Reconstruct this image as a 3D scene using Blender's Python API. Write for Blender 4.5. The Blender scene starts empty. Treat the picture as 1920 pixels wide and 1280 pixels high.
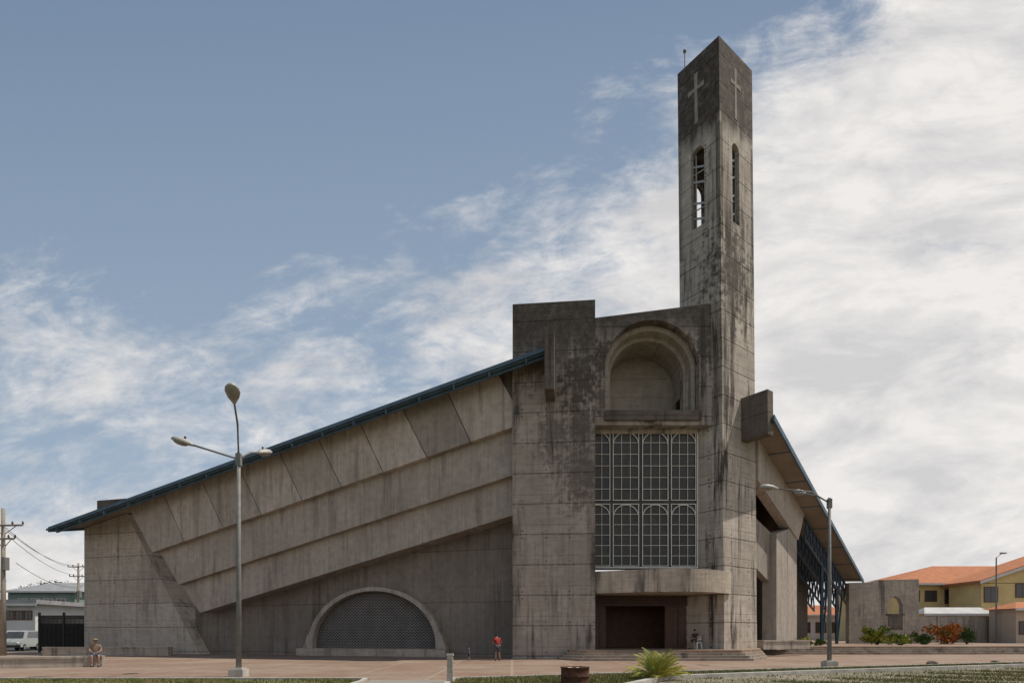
import bpy, bmesh, math, random
from mathutils import Vector, Matrix
from mathutils.geometry import tessellate_polygon
random.seed(7)
C = bpy.context.scene.collection
F = 1080.0; HZ = 1187.0; EYE = 1.6
PI = math.pi

# ------------------------------------------------------------------ helpers
def obj(name, bm, mat, parent=None, smooth=False, label=None, kind=None):
    me = bpy.data.meshes.new(name)
    bmesh.ops.recalc_face_normals(bm, faces=bm.faces)
    bm.to_mesh(me); bm.free()
    off = Vector((0, 0, 0)); p = parent
    while p is not None:
        off += p.location; p = p.parent
    me.transform(Matrix.Translation(-off))
    if smooth:
        for f in me.polygons: f.use_smooth = True
    me.materials.append(mat)
    o = bpy.data.objects.new(name, me); C.objects.link(o)
    if parent: o.parent = parent
    if label: o['label'] = label
    if kind: o['kind'] = kind
    return o
def tag(o, label, cat, group=None, kind=None):
    o['label'] = label; o['category'] = cat
    if group: o['group'] = group
    if kind: o['kind'] = kind
    return o
def thing(name, label, cat, loc, group=None):
    o = bpy.data.objects.new(name, None); C.objects.link(o)
    o.location = loc; o.empty_display_size = .2
    return tag(o, label, cat, group)
def struct(name, bm, mat):
    o = obj(name, bm, mat); o['kind'] = 'structure'; return o
def box(bm, x0, x1, y0, y1, z0, z1, f=None):
    f = f or (lambda a, b, c: Vector((a, b, c)))
    v = [bm.verts.new(f(x, y, z)) for x in (x0, x1) for y in (y0, y1) for z in (z0, z1)]
    for q in ((0,1,3,2),(4,6,7,5),(0,4,5,1),(2,3,7,6),(0,2,6,4),(1,5,7,3)):
        bm.faces.new([v[i] for i in q])
def prism(bm, outer, w0, w1, f, holes=()):
    loops = [list(outer)] + [list(h) for h in holes]
    flat = [p for l in loops for p in l]
    tris = tessellate_polygon([[Vector((p[0], p[1], 0)) for p in l] for l in loops])
    A = [bm.verts.new(f(p[0], p[1], w0)) for p in flat]
    B = [bm.verts.new(f(p[0], p[1], w1)) for p in flat]
    for t in tris:
        try:
            bm.faces.new([A[i] for i in t]); bm.faces.new([B[i] for i in reversed(t)])
        except ValueError: pass
    k = 0
    for l in loops:
        n = len(l)
        for i in range(n):
            a, b = k+i, k+(i+1) % n
            bm.faces.new([A[a], A[b], B[b], B[a]])
        k += n
def tube(bm, pts, rad, seg=8, cap=True):
    pts = [Vector(p) for p in pts]
    if not isinstance(rad, (list, tuple)): rad = [rad]*len(pts)
    rings = []
    for i, p in enumerate(pts):
        d = (pts[min(i+1, len(pts)-1)] - pts[max(i-1, 0)]).normalized()
        a = Vector((0, 0, 1)) if abs(d.z) < .9 else Vector((1, 0, 0))
        u = d.cross(a).normalized(); v = d.cross(u).normalized()
        rings.append([bm.verts.new(p + (u*math.cos(2*PI*k/seg) + v*math.sin(2*PI*k/seg))*rad[i]) for k in range(seg)])
    for r0, r1 in zip(rings, rings[1:]):
        for k in range(seg):
            bm.faces.new([r0[k], r0[(k+1) % seg], r1[(k+1) % seg], r1[k]])
    if cap:
        bm.faces.new(rings[0][::-1]); bm.faces.new(rings[-1])
def bar(bm, a, b, w, h=None):
    h = h or w
    a, b = Vector(a), Vector(b); d = (b-a).normalized()
    up = Vector((0, 0, 1)) if abs(d.z) < .95 else Vector((0, 1, 0))
    s = d.cross(up).normalized(); u = s.cross(d).normalized()
    v = [bm.verts.new(p + s*x*w/2 + u*y*h/2) for p in (a, b) for x, y in ((-1,-1),(1,-1),(1,1),(-1,1))]
    for q in ((3,2,1,0),(4,5,6,7),(0,1,5,4),(1,2,6,5),(2,3,7,6),(3,0,4,7)):
        bm.faces.new([v[i] for i in q])
def ball(bm, c, r, seg=10, rings=7, rot=None):
    c = Vector(c); rr = r if isinstance(r, (tuple, list)) else (r, r, r)
    rows = []
    def P(x, y, z):
        p = Vector((x*rr[0], y*rr[1], z*rr[2]))
        if rot is not None: p = rot @ p
        return c + p
    top = bm.verts.new(P(0, 0, 1)); bot = bm.verts.new(P(0, 0, -1))
    for i in range(1, rings):
        t = PI*i/rings
        rows.append([bm.verts.new(P(math.sin(t)*math.cos(2*PI*k/seg), math.sin(t)*math.sin(2*PI*k/seg), math.cos(t))) for k in range(seg)])
    for k in range(seg):
        bm.faces.new([top, rows[0][k], rows[0][(k+1) % seg]])
        bm.faces.new([bot, rows[-1][(k+1) % seg], rows[-1][k]])
    for a, b in zip(rows, rows[1:]):
        for k in range(seg): bm.faces.new([a[k], b[k], b[(k+1) % seg], a[(k+1) % seg]])
def B(): return bmesh.new()
def at(px, py, Y):
    return Vector(((px-960)/F*Y, Y, EYE + (HZ-py)/F*Y))

# ------------------------------------------------------------------ material helpers
class NT:
    def __init__(s, name):
        s.m = bpy.data.materials.new(name); s.m.use_nodes = True
        s.t = s.m.node_tree; s.b = s.t.nodes['Principled BSDF']
    def n(s, typ, **kw):
        nd = s.t.nodes.new(typ)
        for k, v in kw.items(): setattr(nd, k, v)
        return nd
    def put(s, sock, v):
        if isinstance(v, bpy.types.NodeSocket): s.t.links.new(v, sock)
        else:
            if hasattr(sock.default_value, '__len__') and not hasattr(v, '__len__'): v = [v]*len(sock.default_value)
            if hasattr(sock.default_value, '__len__') and len(sock.default_value) == 4 and len(v) == 3: v = (*v, 1)
            sock.default_value = v
    def math(s, op, a, b=0.0, c=0.0, clamp=False):
        nd = s.n('ShaderNodeMath', operation=op, use_clamp=clamp)
        s.put(nd.inputs[0], a); s.put(nd.inputs[1], b); s.put(nd.inputs[2], c)
        return nd.outputs[0]
    def mr(s, v, a, b, c=0.0, d=1.0, smooth=False):
        nd = s.n('ShaderNodeMapRange', clamp=True)
        if smooth: nd.interpolation_type = 'SMOOTHSTEP'
        for i, x in enumerate((v, a, b, c, d)): s.put(nd.inputs[i], x)
        return nd.outputs[0]
    def mix(s, f, a, b, mode='MIX'):
        nd = s.n('ShaderNodeMix', data_type='RGBA', blend_type=mode, clamp_factor=True)
        s.put(nd.inputs[0], f); s.put(nd.inputs[6], a); s.put(nd.inputs[7], b)
        return nd.outputs[2]
    def noise(s, vec, scale, detail=4, rough=.55, dist=0.0):
        nd = s.n('ShaderNodeTexNoise')
        s.t.links.new(vec, nd.inputs['Vector'])
        nd.inputs['Scale'].default_value = scale; nd.inputs['Detail'].default_value = detail
        nd.inputs['Roughness'].default_value = rough; nd.inputs['Distortion'].default_value = dist
        return nd.outputs[0]
    def vmul(s, v, m):
        nd = s.n('ShaderNodeVectorMath', operation='MULTIPLY'); s.put(nd.inputs[0], v); s.put(nd.inputs[1], m)
        return nd.outputs[0]
    def dot(s, v, m):
        nd = s.n('ShaderNodeVectorMath', operation='DOT_PRODUCT'); s.put(nd.inputs[0], v); s.put(nd.inputs[1], m)
        return nd.outputs['Value']
    def pos(s, objspace=False):
        if objspace: return s.n('ShaderNodeTexCoord').outputs['Object']
        return s.n('ShaderNodeNewGeometry').outputs['Position']
    def sep(s, v):
        nd = s.n('ShaderNodeSeparateXYZ'); s.put(nd.inputs[0], v); return nd.outputs
    def bump(s, h, strength=.3, dist=.02):
        nd = s.n('ShaderNodeBump'); nd.inputs['Strength'].default_value = strength; nd.inputs['Distance'].default_value = dist
        s.put(nd.inputs['Height'], h); s.t.links.new(nd.outputs[0], s.b.inputs['Normal'])
    def out(s, col, rough=.9, metal=0.0, spec=.3):
        s.put(s.b.inputs['Base Color'], col); s.put(s.b.inputs['Roughness'], rough)
        s.put(s.b.inputs['Metallic'], metal); s.put(s.b.inputs['Specular IOR Level'], spec)
        return s.m

GAIN = (1.19, 1.12, 1.055)
def gn(c): return tuple(min(.8, a*b) for a, b in zip(c, GAIN))
def concrete(name, base=(.27,.245,.22), light=(.37,.345,.315), dark=(.046,.038,.033), weather=.5,
             top=None, axis=(1,0,0), lines=1.92, z0=.18, ties=True, boards='h', lineamt=.6, stains=()):
    base, light = gn(base), gn(light)
    t = NT(name); P = t.pos(); x, y, z = t.sep(P)
    h = t.dot(P, axis)
    n1 = t.noise(P, .40, 7, .62, .4)
    n2 = t.noise(P, 2.6, 8, .65)
    st = t.noise(t.vmul(P, (1.1, 1.1, .11)), 1.0, 8, .66, .2)
    st2 = t.noise(t.vmul(P, (5.5, 5.5, .22)), 1.0, 5, .6)
    fine = t.noise(P, 16, 6, .7)
    sc = (.7, .7, 9.0) if boards == 'h' else (7.0, 7.0, .25)
    bd = t.noise(t.vmul(P, sc), 1.0, 3, .5)
    col = t.mix(t.mr(n1, .38, .64), base, light)
    col = t.mix(t.mr(n2, .42, .72, 0, .6), col, tuple(c*.62 for c in base))
    col = t.mix(t.mr(bd, .4, .7, 0, .28), col, tuple(c*1.25 for c in light))
    cb = t.n('ShaderNodeCombineXYZ')
    if lines:
        cell = t.math('FLOOR', t.math('DIVIDE', t.math('SUBTRACT', z, z0), lines))
        t.put(cb.inputs[0], cell)
        t.put(cb.inputs[1], t.math('FLOOR', t.math('DIVIDE', t.math('ADD', h, t.math('MULTIPLY', cell, 1.37)), 2.44)))
        wn = t.n('ShaderNodeTexWhiteNoise', noise_dimensions='2D'); t.put(wn.inputs['Vector'], cb.outputs[0])
        wn1 = t.n('ShaderNodeTexWhiteNoise', noise_dimensions='1D'); t.put(wn1.inputs['W'], cell)
        col = t.mix(t.math('MULTIPLY', wn.outputs[0], .22), col, tuple(c*.6 for c in base))
        col = t.mix(t.math('MULTIPLY', wn1.outputs[0], .22), col, tuple(c*.65 for c in base))
    d = t.math('MULTIPLY', t.mr(st, .50, .66, smooth=True), weather)
    d = t.math('ADD', d, t.math('MULTIPLY', t.mr(st2, .50, .72), weather*.5))
    d = t.math('MULTIPLY', d, t.mr(n1, .36, .56, .35, 1.1))
    if top:
        zz = t.math('ADD', z, t.math('MULTIPLY', t.math('SUBTRACT', st, .5), top[1]-top[0]+2.5))
        tm = t.mr(zz, top[0], top[1], 0, top[2] if len(top) > 2 else .85, smooth=True)
        tm = t.math('MULTIPLY', tm, t.mr(n2, .3, .6, .8, 1.05))
        d = t.math('MAXIMUM', d, tm)
    for (sx, sy, sz, r, amt) in stains:
        nd = t.n('ShaderNodeVectorMath', operation='DISTANCE'); t.put(nd.inputs[0], t.vmul(P, (1, 1, .6))); t.put(nd.inputs[1], (sx, sy, sz*.6))
        dd = t.math('ADD', nd.outputs['Value'], t.math('MULTIPLY', t.math('SUBTRACT', st2, .5), -r*2.4))
        dd = t.math('ADD', dd, t.math('MULTIPLY', t.math('SUBTRACT', n2, .5), -r*3.5))
        d = t.math('MAXIMUM', d, t.mr(dd, r*.2, r*1.3, amt, 0, smooth=True))
    d = t.math('MINIMUM', d, .95)
    dk = t.mix(t.mr(fine, .35, .7), dark, tuple(c*2.0 for c in dark))
    col = t.mix(d, col, dk)
    hgt = t.math('ADD', t.math('MULTIPLY', fine, .5), t.math('MULTIPLY', bd, .5))
    if lines:
        zw = t.math('ADD', z, t.math('MULTIPLY', t.math('SUBTRACT', n2, .5), .05))
        pz = t.math('PINGPONG', t.math('SUBTRACT', zw, z0), lines/2)
        ln = t.mr(pz, .02, .055, 1, 0)
        pz2 = t.math('PINGPONG', t.math('SUBTRACT', zw, z0+lines*.3), lines/2)
        ln2 = t.mr(pz2, .01, .035, .45, 0)
        ln = t.math('MULTIPLY', t.math('MAXIMUM', ln, ln2), t.mr(st2, .3, .55, .4, 1.0))
        col = t.mix(t.math('MULTIPLY', ln, lineamt), col, tuple(c*.7 for c in dark))
        hgt = t.math('SUBTRACT', hgt, t.math('MULTIPLY', ln, 1.2))
        if ties:
            ph = t.math('PINGPONG', h, .75); pt = t.math('PINGPONG', t.math('SUBTRACT', z, z0+lines*.5), lines/2)
            pt = t.math('SUBTRACT', lines/2, pt)
            pt = t.math('ABSOLUTE', t.math('SUBTRACT', pt, .22))
            r = t.math('SQRT', t.math('ADD', t.math('MULTIPLY', ph, ph), t.math('MULTIPLY', pt, pt)))
            col = t.mix(t.math('MULTIPLY', t.mr(r, .035, .065, .8, 0), t.mr(n1, .4, .55, .25, 1)), col, tuple(c*.5 for c in dark))
    t.bump(hgt, .5, .03)
    return t.out(col, .93, 0, .2)

def plain(name, col, rough=.6, metal=0.0, var=.25, scale=3.0, spec=.4, bump=0):
    t = NT(name); P = t.pos(True)
    n = t.noise(P, scale, 5, .6)
    c = t.mix(t.mr(n, .35, .7, 0, 1), col, tuple(x*(1-var) for x in col))
    if bump: t.bump(t.noise(P, scale*8, 4), bump, .01)
    return t.out(c, rough, metal, spec)
def foliage(name, a, b, c=None):
    t = NT(name); P = t.pos()
    n = t.noise(P, 6, 4); n2 = t.noise(P, 1.3, 3)
    col = t.mix(t.mr(n, .35, .65), a, b)
    if c: col = t.mix(t.mr(n2, .45, .6), col, c)
    return t.out(col, .6, 0, .3)

# ------------------------------------------------------------------ plan of the church
TC = Vector((13.42, 36.4)); TU = Vector((-.6, .8)); TV = Vector((.8, .6)); LU, LV = 3.15, 3.8
def TW(a, b, z):
    p = TC + TU*a + TV*b; return Vector((p.x-.0095*max(0, z-3), p.y, z))
WD = Vector((-.9655, .2603)); WN = Vector((-.2603, -.9655)); WA = Vector((0, 38.25))
def WL(s, n, z):
    p = WA + WD*s + WN*n; return Vector((p.x, p.y, z))
RD = Vector((.651, .7595)).normalized(); RN = Vector((.7595, -.651)).normalized(); RA = Vector((16.3, 38.6))
def WR(s, n, z):
    p = RA + RD*s + RN*n; return Vector((p.x, p.y, z))
def onplane(px, py, n, A, D, N):
    k = (px-960)/F; Q = A + N*n
    s = (k*Q.y - Q.x)/(D.x - k*D.y); Y = Q.y + D.y*s
    return (s, EYE + (HZ-py)/F*Y)
def wl(px, py, n): return onplane(px, py, n, WA, WD, WN)
def wr(px, py, n): return onplane(px, py, n, RA, RD, RN)

# ------------------------------------------------------------------ materials
WDX = (WD.x, WD.y, 0)
M_block = concrete('weathered_block_concrete', weather=.85, top=(17.0, 20.6, .92), axis=(.995, -.1, 0),
                   stains=((4.3, 36.1, 17.6, 1.9, .88), (2.6, 36.2, 14.2, 1.2, .6), (4.2, 36.1, 11.6, 1.5, .65), (1.5, 36.3, 19, 1.4, .65), (4.4, 36.1, 14.6, 1.3, .75)))
M_tower = concrete('weathered_tower_concrete', base=(.32,.295,.265), light=(.48,.455,.41), dark=(.038,.029,.024), weather=.95, top=(33.2, 34.8, .94), axis=(.2, .98, 0), z0=.5, lines=1.8,
                   stains=((14.5, 37.0, 25.0, 2.2, .85), (13.2, 36.5, 21.0, 1.2, .6), (12.6, 37.2, 16.5, 1.1, .6)))
M_archw = concrete('arch_wall_concrete', weather=.9, top=(19.8, 21.8, .88), lines=1.92, axis=(1,0,0),
                   stains=((9, 37, 15.6, .9, .85), (12.6, 37, 20.4, 1.3, .85), (6.0, 37, 19.5, 1.2, .85), (5.9, 37, 16.8, .9, .7)))
M_arch_in = concrete('arch_recess_concrete', base=(.31,.285,.25), light=(.41,.38,.335), weather=.35, lines=1.3, lineamt=.2, ties=False)
M_wing = concrete('wing_band_concrete', base=(.27,.25,.228), light=(.34,.32,.293), weather=.42, lines=0, ties=False, axis=WDX, boards='v')
M_panel = [concrete('fascia_panel_concrete', base=tuple(c*k for c in (.315,.292,.265)), light=tuple(c*k for c in (.40,.373,.343)), weather=.4, lines=0, ties=False, boards='v') for k in (1.0, .70, 1.12, .86)]
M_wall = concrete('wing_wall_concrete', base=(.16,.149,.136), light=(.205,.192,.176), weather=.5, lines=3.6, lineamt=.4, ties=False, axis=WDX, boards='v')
M_shade = concrete('shaded_wall_concrete', base=(.10,.09,.08), light=(.135,.122,.11), weather=.6, lines=1.9, lineamt=.4, ties=False, boards='v')  # darker wall concrete: shade of the right wing recess put into the colour
M_pyl = concrete('pylon_concrete', base=(.34,.32,.29), light=(.44,.415,.38), weather=.5, axis=WDX, lineamt=.5)
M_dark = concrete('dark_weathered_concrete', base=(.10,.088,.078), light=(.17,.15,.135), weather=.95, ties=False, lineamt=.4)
M_low = concrete('low_wall_concrete', base=(.26,.24,.215), light=(.37,.345,.31), weather=.75, lines=0, ties=False)
M_step = concrete('step_concrete', base=(.20,.175,.15), light=(.30,.265,.23), weather=.7, lines=0, ties=False)
M_canopy = concrete('canopy_concrete', base=(.31,.28,.24), light=(.42,.38,.33), weather=.8, lines=0, ties=False)
M_cross = concrete('cross_concrete', base=(.20,.19,.17), light=(.31,.29,.265), weather=.85, lines=0, ties=False)
M_blue = plain('blue_painted_steel', (.09,.145,.195), .65, .05, .4, 1.5)
M_grille = plain('belfry_grille_metal', (.42,.42,.40), .6, .1, .35, 1.5)
M_soffit = plain('beige_soffit', (.27,.225,.175), .85, 0, .2, .8)
M_roofm = plain('blue_metal_roof', (.10,.16,.21), .6, .2, .3, 1)
M_frame = plain('cream_window_paint', (.72,.70,.64), .6, 0, .2)
M_wood = plain('dark_carved_wood', (.095,.045,.027), .5, 0, .5, 6, bump=.5)
M_blackin = plain('unlit_doorway_and_eye_black', (.018,.012,.009), .95, 0, .3)  # near black: painted dark of the niche doorway, and the eyes' own colour
M_steel = plain('galvanised_steel', (.22,.215,.20), .7, .2, .3, 4)
M_lampm = plain('lamp_housing', (.40,.39,.36), .6, .2, .2, 4)
M_lglass = plain('lamp_lens', (.26,.24,.20), .3, 0, .25, 7)
def glassmat():
    t = NT('leaded_glass'); P = t.pos()
    v = t.n('ShaderNodeTexVoronoi'); t.put(v.inputs['Vector'], P); v.inputs['Scale'].default_value = 9
    hs = t.n('ShaderNodeHueSaturation'); hs.inputs['Saturation'].default_value = .35; t.put(hs.inputs['Color'], v.outputs['Color'])
    n = t.noise(P, .8, 3)
    c = t.mix(1.0, hs.outputs[0], (.06,.053,.047), 'MULTIPLY')
    c = t.mix(t.mr(n, .4, .6, .25, .7), c, (.018,.017,.017))
    return t.out(c, .3, 0, .4)
M_glass = glassmat()
def lattice():
    t = NT('breeze_block_lattice'); P = t.pos(); x, y, z = t.sep(P); h = t.dot(P, WDX)
    a = t.math('SINE', t.math('MULTIPLY', h, 2*PI/.26)); b = t.math('SINE', t.math('MULTIPLY', z, 2*PI/.22))
    m = t.math('MULTIPLY', a, b); ck = t.mr(m, -.10, .25)
    e = t.math('PINGPONG', z, .11); el = t.mr(e, .008, .02, 1, 0)
    c = t.mix(ck, (.20,.19,.18), (.035,.032,.031)); c = t.mix(el, c, (.22,.21,.195))
    c = t.mix(t.mr(t.noise(P, 1.2, 4), .4, .7, 0, .4), c, (.06,.055,.05))
    t.bump(t.math('SUBTRACT', 1, ck), .7, .05)
    return t.out(c, .9)
M_lat = lattice()
def pavers():
    t = NT('red_brick_pavers'); P = t.pos()
    bk = t.n('ShaderNodeTexBrick'); t.put(bk.inputs['Vector'], P)
    for k, v in (('Color1', (.29,.185,.13,1)), ('Color2', (.22,.14,.10,1)), ('Mortar', (.15,.115,.09,1)), ('Scale', 1.0), ('Mortar Size', .012), ('Brick Width', .4), ('Row Height', .2)):
        bk.inputs[k].default_value = v
    n = t.noise(P, .25, 6, .6); n2 = t.noise(P, 2.2, 6, .7); n3 = t.noise(t.vmul(P, (.3, 1.2, 1)), .5, 6, .7)
    c = t.mix(t.mr(n, .42, .65, 0, .65), bk.outputs[0], (.33,.26,.195))
    c = t.mix(t.mr(n2, .5, .72, 0, .5), c, (.12,.09,.07))
    c = t.mix(t.mr(n3, .5, .66, 0, .55), c, (.16,.115,.085))
    x, y, z = t.sep(P)
    g = t.math('MINIMUM', t.math('PINGPONG', x, 1.5), t.math('PINGPONG', y, 1.5))
    c = t.mix(t.mr(g, .03, .07, .5, 0), c, (.36,.305,.24))
    t.bump(n2, .3, .01)
    return t.out(c, .9)
M_pave = pavers()
def groundm(name, cols, sc=3):
    t = NT(name); P = t.pos(); n = t.noise(P, sc, 8, .7); n2 = t.noise(P, sc*.1, 4); n3 = t.noise(P, sc*9, 5, .8)
    c = t.mix(t.mr(n, .38, .62), cols[0], cols[1]); c = t.mix(t.mr(n2, .42, .6), c, cols[2])
    c = t.mix(t.mr(n3, .52, .7, 0, .6), c, tuple(x*.5 for x in cols[0]))
    t.bump(n3, .6, .03); return t.out(c, .95)
M_soil = groundm('dry_grass_soil', ((.09,.09,.04), (.14,.12,.065), (.07,.09,.03)))
M_gravel = groundm('tan_gravel', ((.21,.175,.13), (.31,.26,.205), (.13,.125,.07)), 4)
M_asph = groundm('grey_asphalt', ((.055,.055,.055), (.07,.07,.068), (.05,.05,.05)), 2)
M_kerb = plain('pale_kerb_concrete', (.50,.47,.42), .9, 0, .4, 2)
M_path = groundm('concrete_path', ((.30,.27,.24), (.37,.34,.30), (.26,.235,.21)), 2)
M_grass = foliage('grass_blades', (.10,.13,.03), (.19,.19,.055), (.23,.19,.08))

# ------------------------------------------------------------------ ground
bm = B(); box(bm, -1500, 1500, -1200, 2500, -.3, -.012); struct('ground', bm, M_soil)
XY = lambda a, b, c: Vector((a, b, c))
bm = B(); prism(bm, [(-48, 20.2), (-5.0, 20.2), (-5.0, 17.9), (-2.0, 17.9), (-2.0, 20.3), (4.5, 23.0), (29, 32.0), (60, 43.5), (75, 60), (75, 112), (-33, 112), (-37, 56), (-48, 47)], -.1, 0.0, XY)
struct('plaza', bm, M_pave)
bm = B(); prism(bm, [(-150, 49), (-48, 47.2), (-37.2, 56.2), (-33.4, 112), (-40, 130), (-150, 130)], -.15, -.006, XY); struct('street', bm, M_asph)
bm = B(); box(bm, -4.85, -2.15, 10, 19.9, -.05, .004); struct('path', bm, M_path)
bm = B(); prism(bm, [(-.6, 10), (5.6, 20.1), (12, 22.9), (26.5, 28.4), (60, 41.0), (60, 10)], -.05, .006, XY); struct('gravel_path', bm, M_gravel)
bm = B()
for i in range(700):
    x = random.uniform(3, 26); y = random.uniform(18, 27)
    if (y-20) > (x-5.6)*.38-.6: continue
    r = random.uniform(.015, .04); ball(bm, (x, y, .01), (r, r*.8, r*.6), 5, 4)
tag(obj('pebbles', bm, M_kerb), 'loose pebbles scattered over the gravel at lower right', 'pebbles', kind='stuff')
def kerb(pts, w=.16, h=.12, lab=''):
    bm = B()
    for a, b in zip(pts, pts[1:]):
        a, b = Vector((*a, h/2-.03)), Vector((*b, h/2-.03)); bar(bm, a, b, w, h)
    return tag(obj('kerb', bm, M_kerb), lab, 'kerb')
kerb([(-.9, 10), (5.4, 20.35), (12, 23.15), (26.5, 28.65), (60, 41.3)], .24, .16, 'pale concrete kerb edging the gravel at the lower right')
kerb([(-60, 20.05), (-5.1, 20.05), (-4.95, 19.0), (-4.95, 10)], .16, .10, 'pale kerb between the left grass strip and brick plaza')
kerb([(-2.05, 10), (-2.05, 20.2), (4.4, 22.9), (29, 31.9), (60, 43.3)], .16, .10, 'pale kerb between the right grass strip and brick plaza')
def inpoly(x, y, poly):
    c = False; j = len(poly)-1
    for i in range(len(poly)):
        xi, yi = poly[i]; xj, yj = poly[j]
        if (yi > y) != (yj > y) and x < (xj-xi)*(y-yi)/(yj-yi)+xi: c = not c
        j = i
    return c
def grass(poly, n, lab, hh=.07, patch=-.5):
    bm = B(); xs = [p[0] for p in poly]; ys = [p[1] for p in poly]; k = 0
    while k < n:
        x, y = random.uniform(min(xs), max(xs)), random.uniform(min(ys), max(ys))
        if not inpoly(x, y, poly): continue
        q = math.sin(x*1.3+y*2.1)+math.sin(x*.45-y*.9)
        if q < patch and random.random() < .9: continue
        k += 1
        a = random.uniform(0, 2*PI); h = hh*random.uniform(.4, 1.5); w = .022
        dx, dy = math.cos(a)*w, math.sin(a)*w
        bm.faces.new([bm.verts.new((x-dx, y-dy, -.012)), bm.verts.new((x+dx, y+dy, -.012)), bm.verts.new((x+random.uniform(-.05,.05), y+random.uniform(-.05,.05), h))])
    o = obj('grass', bm, M_grass); tag(o, lab, 'grass', kind='stuff')
grass([(-20, 18), (-5.1, 18), (-5.1, 19.9), (-20, 19.9)], 14000, 'sparse grass strip along the bottom left edge')
grass([(-1.9, 17.5), (1.3, 14.5), (5.3, 20.6), (12, 23.4), (29.5, 29.9), (40, 34.5), (40, 35.6), (29, 31.6), (4.4, 22.6), (-1.9, 20.0)], 32000, 'grass strip between the plaza and the pale kerb on the right', .09, -.9)
grass([(3.5, 16), (5.9, 20), (12, 22.6), (26, 27.9), (26, 22), (12, 16)], 16000, 'patchy grass growing through the gravel at lower right', .07, .2)

for i in range(4):
    bm = B(); e = .30*i
    prism(bm, [(2.9+e*.7, 40), (2.9+e*.7, 35.4), (4.0+e*.5, 33.6+e), (14.2-e*.4, 33.8+e), (16.4-e*.2, 37.0+e*.6), (19.2, 44.0+e), (95, 46.0+e*1.4), (95, 111), (2.9+e*.7, 111)], .15*i+(.0 if i else .001), .15*(i+1), XY)
    struct('step' if i < 3 else 'terrace', bm, M_pave if i == 3 else M_step)

# ------------------------------------------------------------------ church
CH = thing('church', 'large weathered concrete church with a tall square bell tower and sloping wings', 'church', (7, 38, 0))
BA = Vector((5.2, 36.0)); BD = Vector((-.995, .1)).normalized(); BN = Vector((.1, .995)).normalized()
def BL(a, b, z):
    p = BA + BD*a + BN*b; return Vector((p.x, p.y, z))
bm = B(); box(bm, 0, 5.19, 0, 7, -.2, 22.45, BL); obj('entrance_block', bm, M_block, CH)
bm = B(); box(bm, 2.5, 3.08, -1.9, .1, 16.2, 19.75, BL); obj('roof_stop', bm, M_dark, CH, label='dark stained concrete fin at the top end of the left roof edge')
def circ(cx, cz, r, a0, a1, n, ry=None):
    ry = ry or r
    return [(cx+r*math.cos(a0+(a1-a0)*i/n), cz+ry*math.sin(a0+(a1-a0)*i/n)) for i in range(n+1)]
bm = B(); box(bm, 0, LU, 0, LV, -.1, 26.6, TW)
T = obj('bell_tower', bm, M_tower, CH)
bm = B(); box(bm, 0, LU, 0, LV, 34.0, 39.35, TW)
box(bm, .3, LU-.3, .3, LV-.3, 39.3, 39.42, TW)
belf = obj('tower_cap', bm, M_tower, CH)
def belwall(name, f, w, c, hole=True, hw_=.5, ztop=33.4):
    bm = B(); o = [(0, 26.6), (w, 26.6), (w, 34.0), (0, 34.0)]
    arch = [(c-hw_, 28.2), (c+hw_, 28.2)] + circ(c, ztop-hw_, hw_, 0, PI, 10)
    prism(bm, o, 0, .3, f, [arch] if hole else []); return obj(name, bm, M_tower, CH)
belwall('belfry_wall', lambda a, z, w: TW(a, w, z), LU, 1.65, True, .5)
belwall('belfry_wall', lambda a, z, w: TW(w, a, z), LV, 1.75, True, .40)
belwall('belfry_wall', lambda a, z, w: TW(a, LV-w, z), LU, 1.65, False)
belwall('belfry_wall', lambda a, z, w: TW(LU-w, a, z), LV, 2.05, True, .46, 32.6)
for c, f, w_, zs in ((1.65, lambda a, w, z: TW(a, w, z), .5, (28.9, 29.9, 31.3, 32.3)), (1.75, lambda a, w, z: TW(w, a, z), .40, (29.0, 30.2, 31.4, 32.5))):
    bm = B()
    for i, zc in enumerate(zs):
        bar(bm, f(c-w_, .22, zc-.30), f(c+w_, .22, zc+.18), .06, .12)
        if i % 2: bar(bm, f(c-w_, .24, zc-.45), f(c+w_, .24, zc-.35), .05, .06)
    bar(bm, f(c+.25, .2, 28.2), f(c+.25, .2, 33.1), .06)
    obj('belfry_grille', bm, M_grille if c == 1.65 else M_steel, CH)
def cross(f, c, w):
    bm = B(); z0, z1, zc = 35.0, 38.3, 37.3
    d = .10
    pts = [(c-d-.03, z0), (c+d+.03, z0), (c+d, zc-.13), (c+w, zc-.19), (c+w, zc+.13), (c+d, zc+.08), (c+d+.04, z1), (c-d-.04, z1), (c-d, zc+.08), (c-w, zc+.13), (c-w, zc-.19), (c-d, zc-.13)]
    prism(bm, pts, -.02, .06, lambda a, z, n: f(a, n, z))
    obj('cross', bm, M_cross, belf)
cross(lambda a, w, z: TW(a, w, z), 1.72, .60); cross(lambda a, w, z: TW(w, a, z), 1.8, .56)
bm = B(); tube(bm, [TW(2.85, .4, 39.3), TW(2.85, .4, 40.8)], .035, 6); ball(bm, TW(2.85, .4, 40.9), .12, 8, 6)
obj('lightning_rod', bm, M_steel, belf)
bm = B(); box(bm, -1.82, .05, 2.1, 2.75, 14.15, 16.95, TW); obj('roof_stop', bm, M_dark, CH, label='dark concrete fin on the tower side above the right roof')
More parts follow.
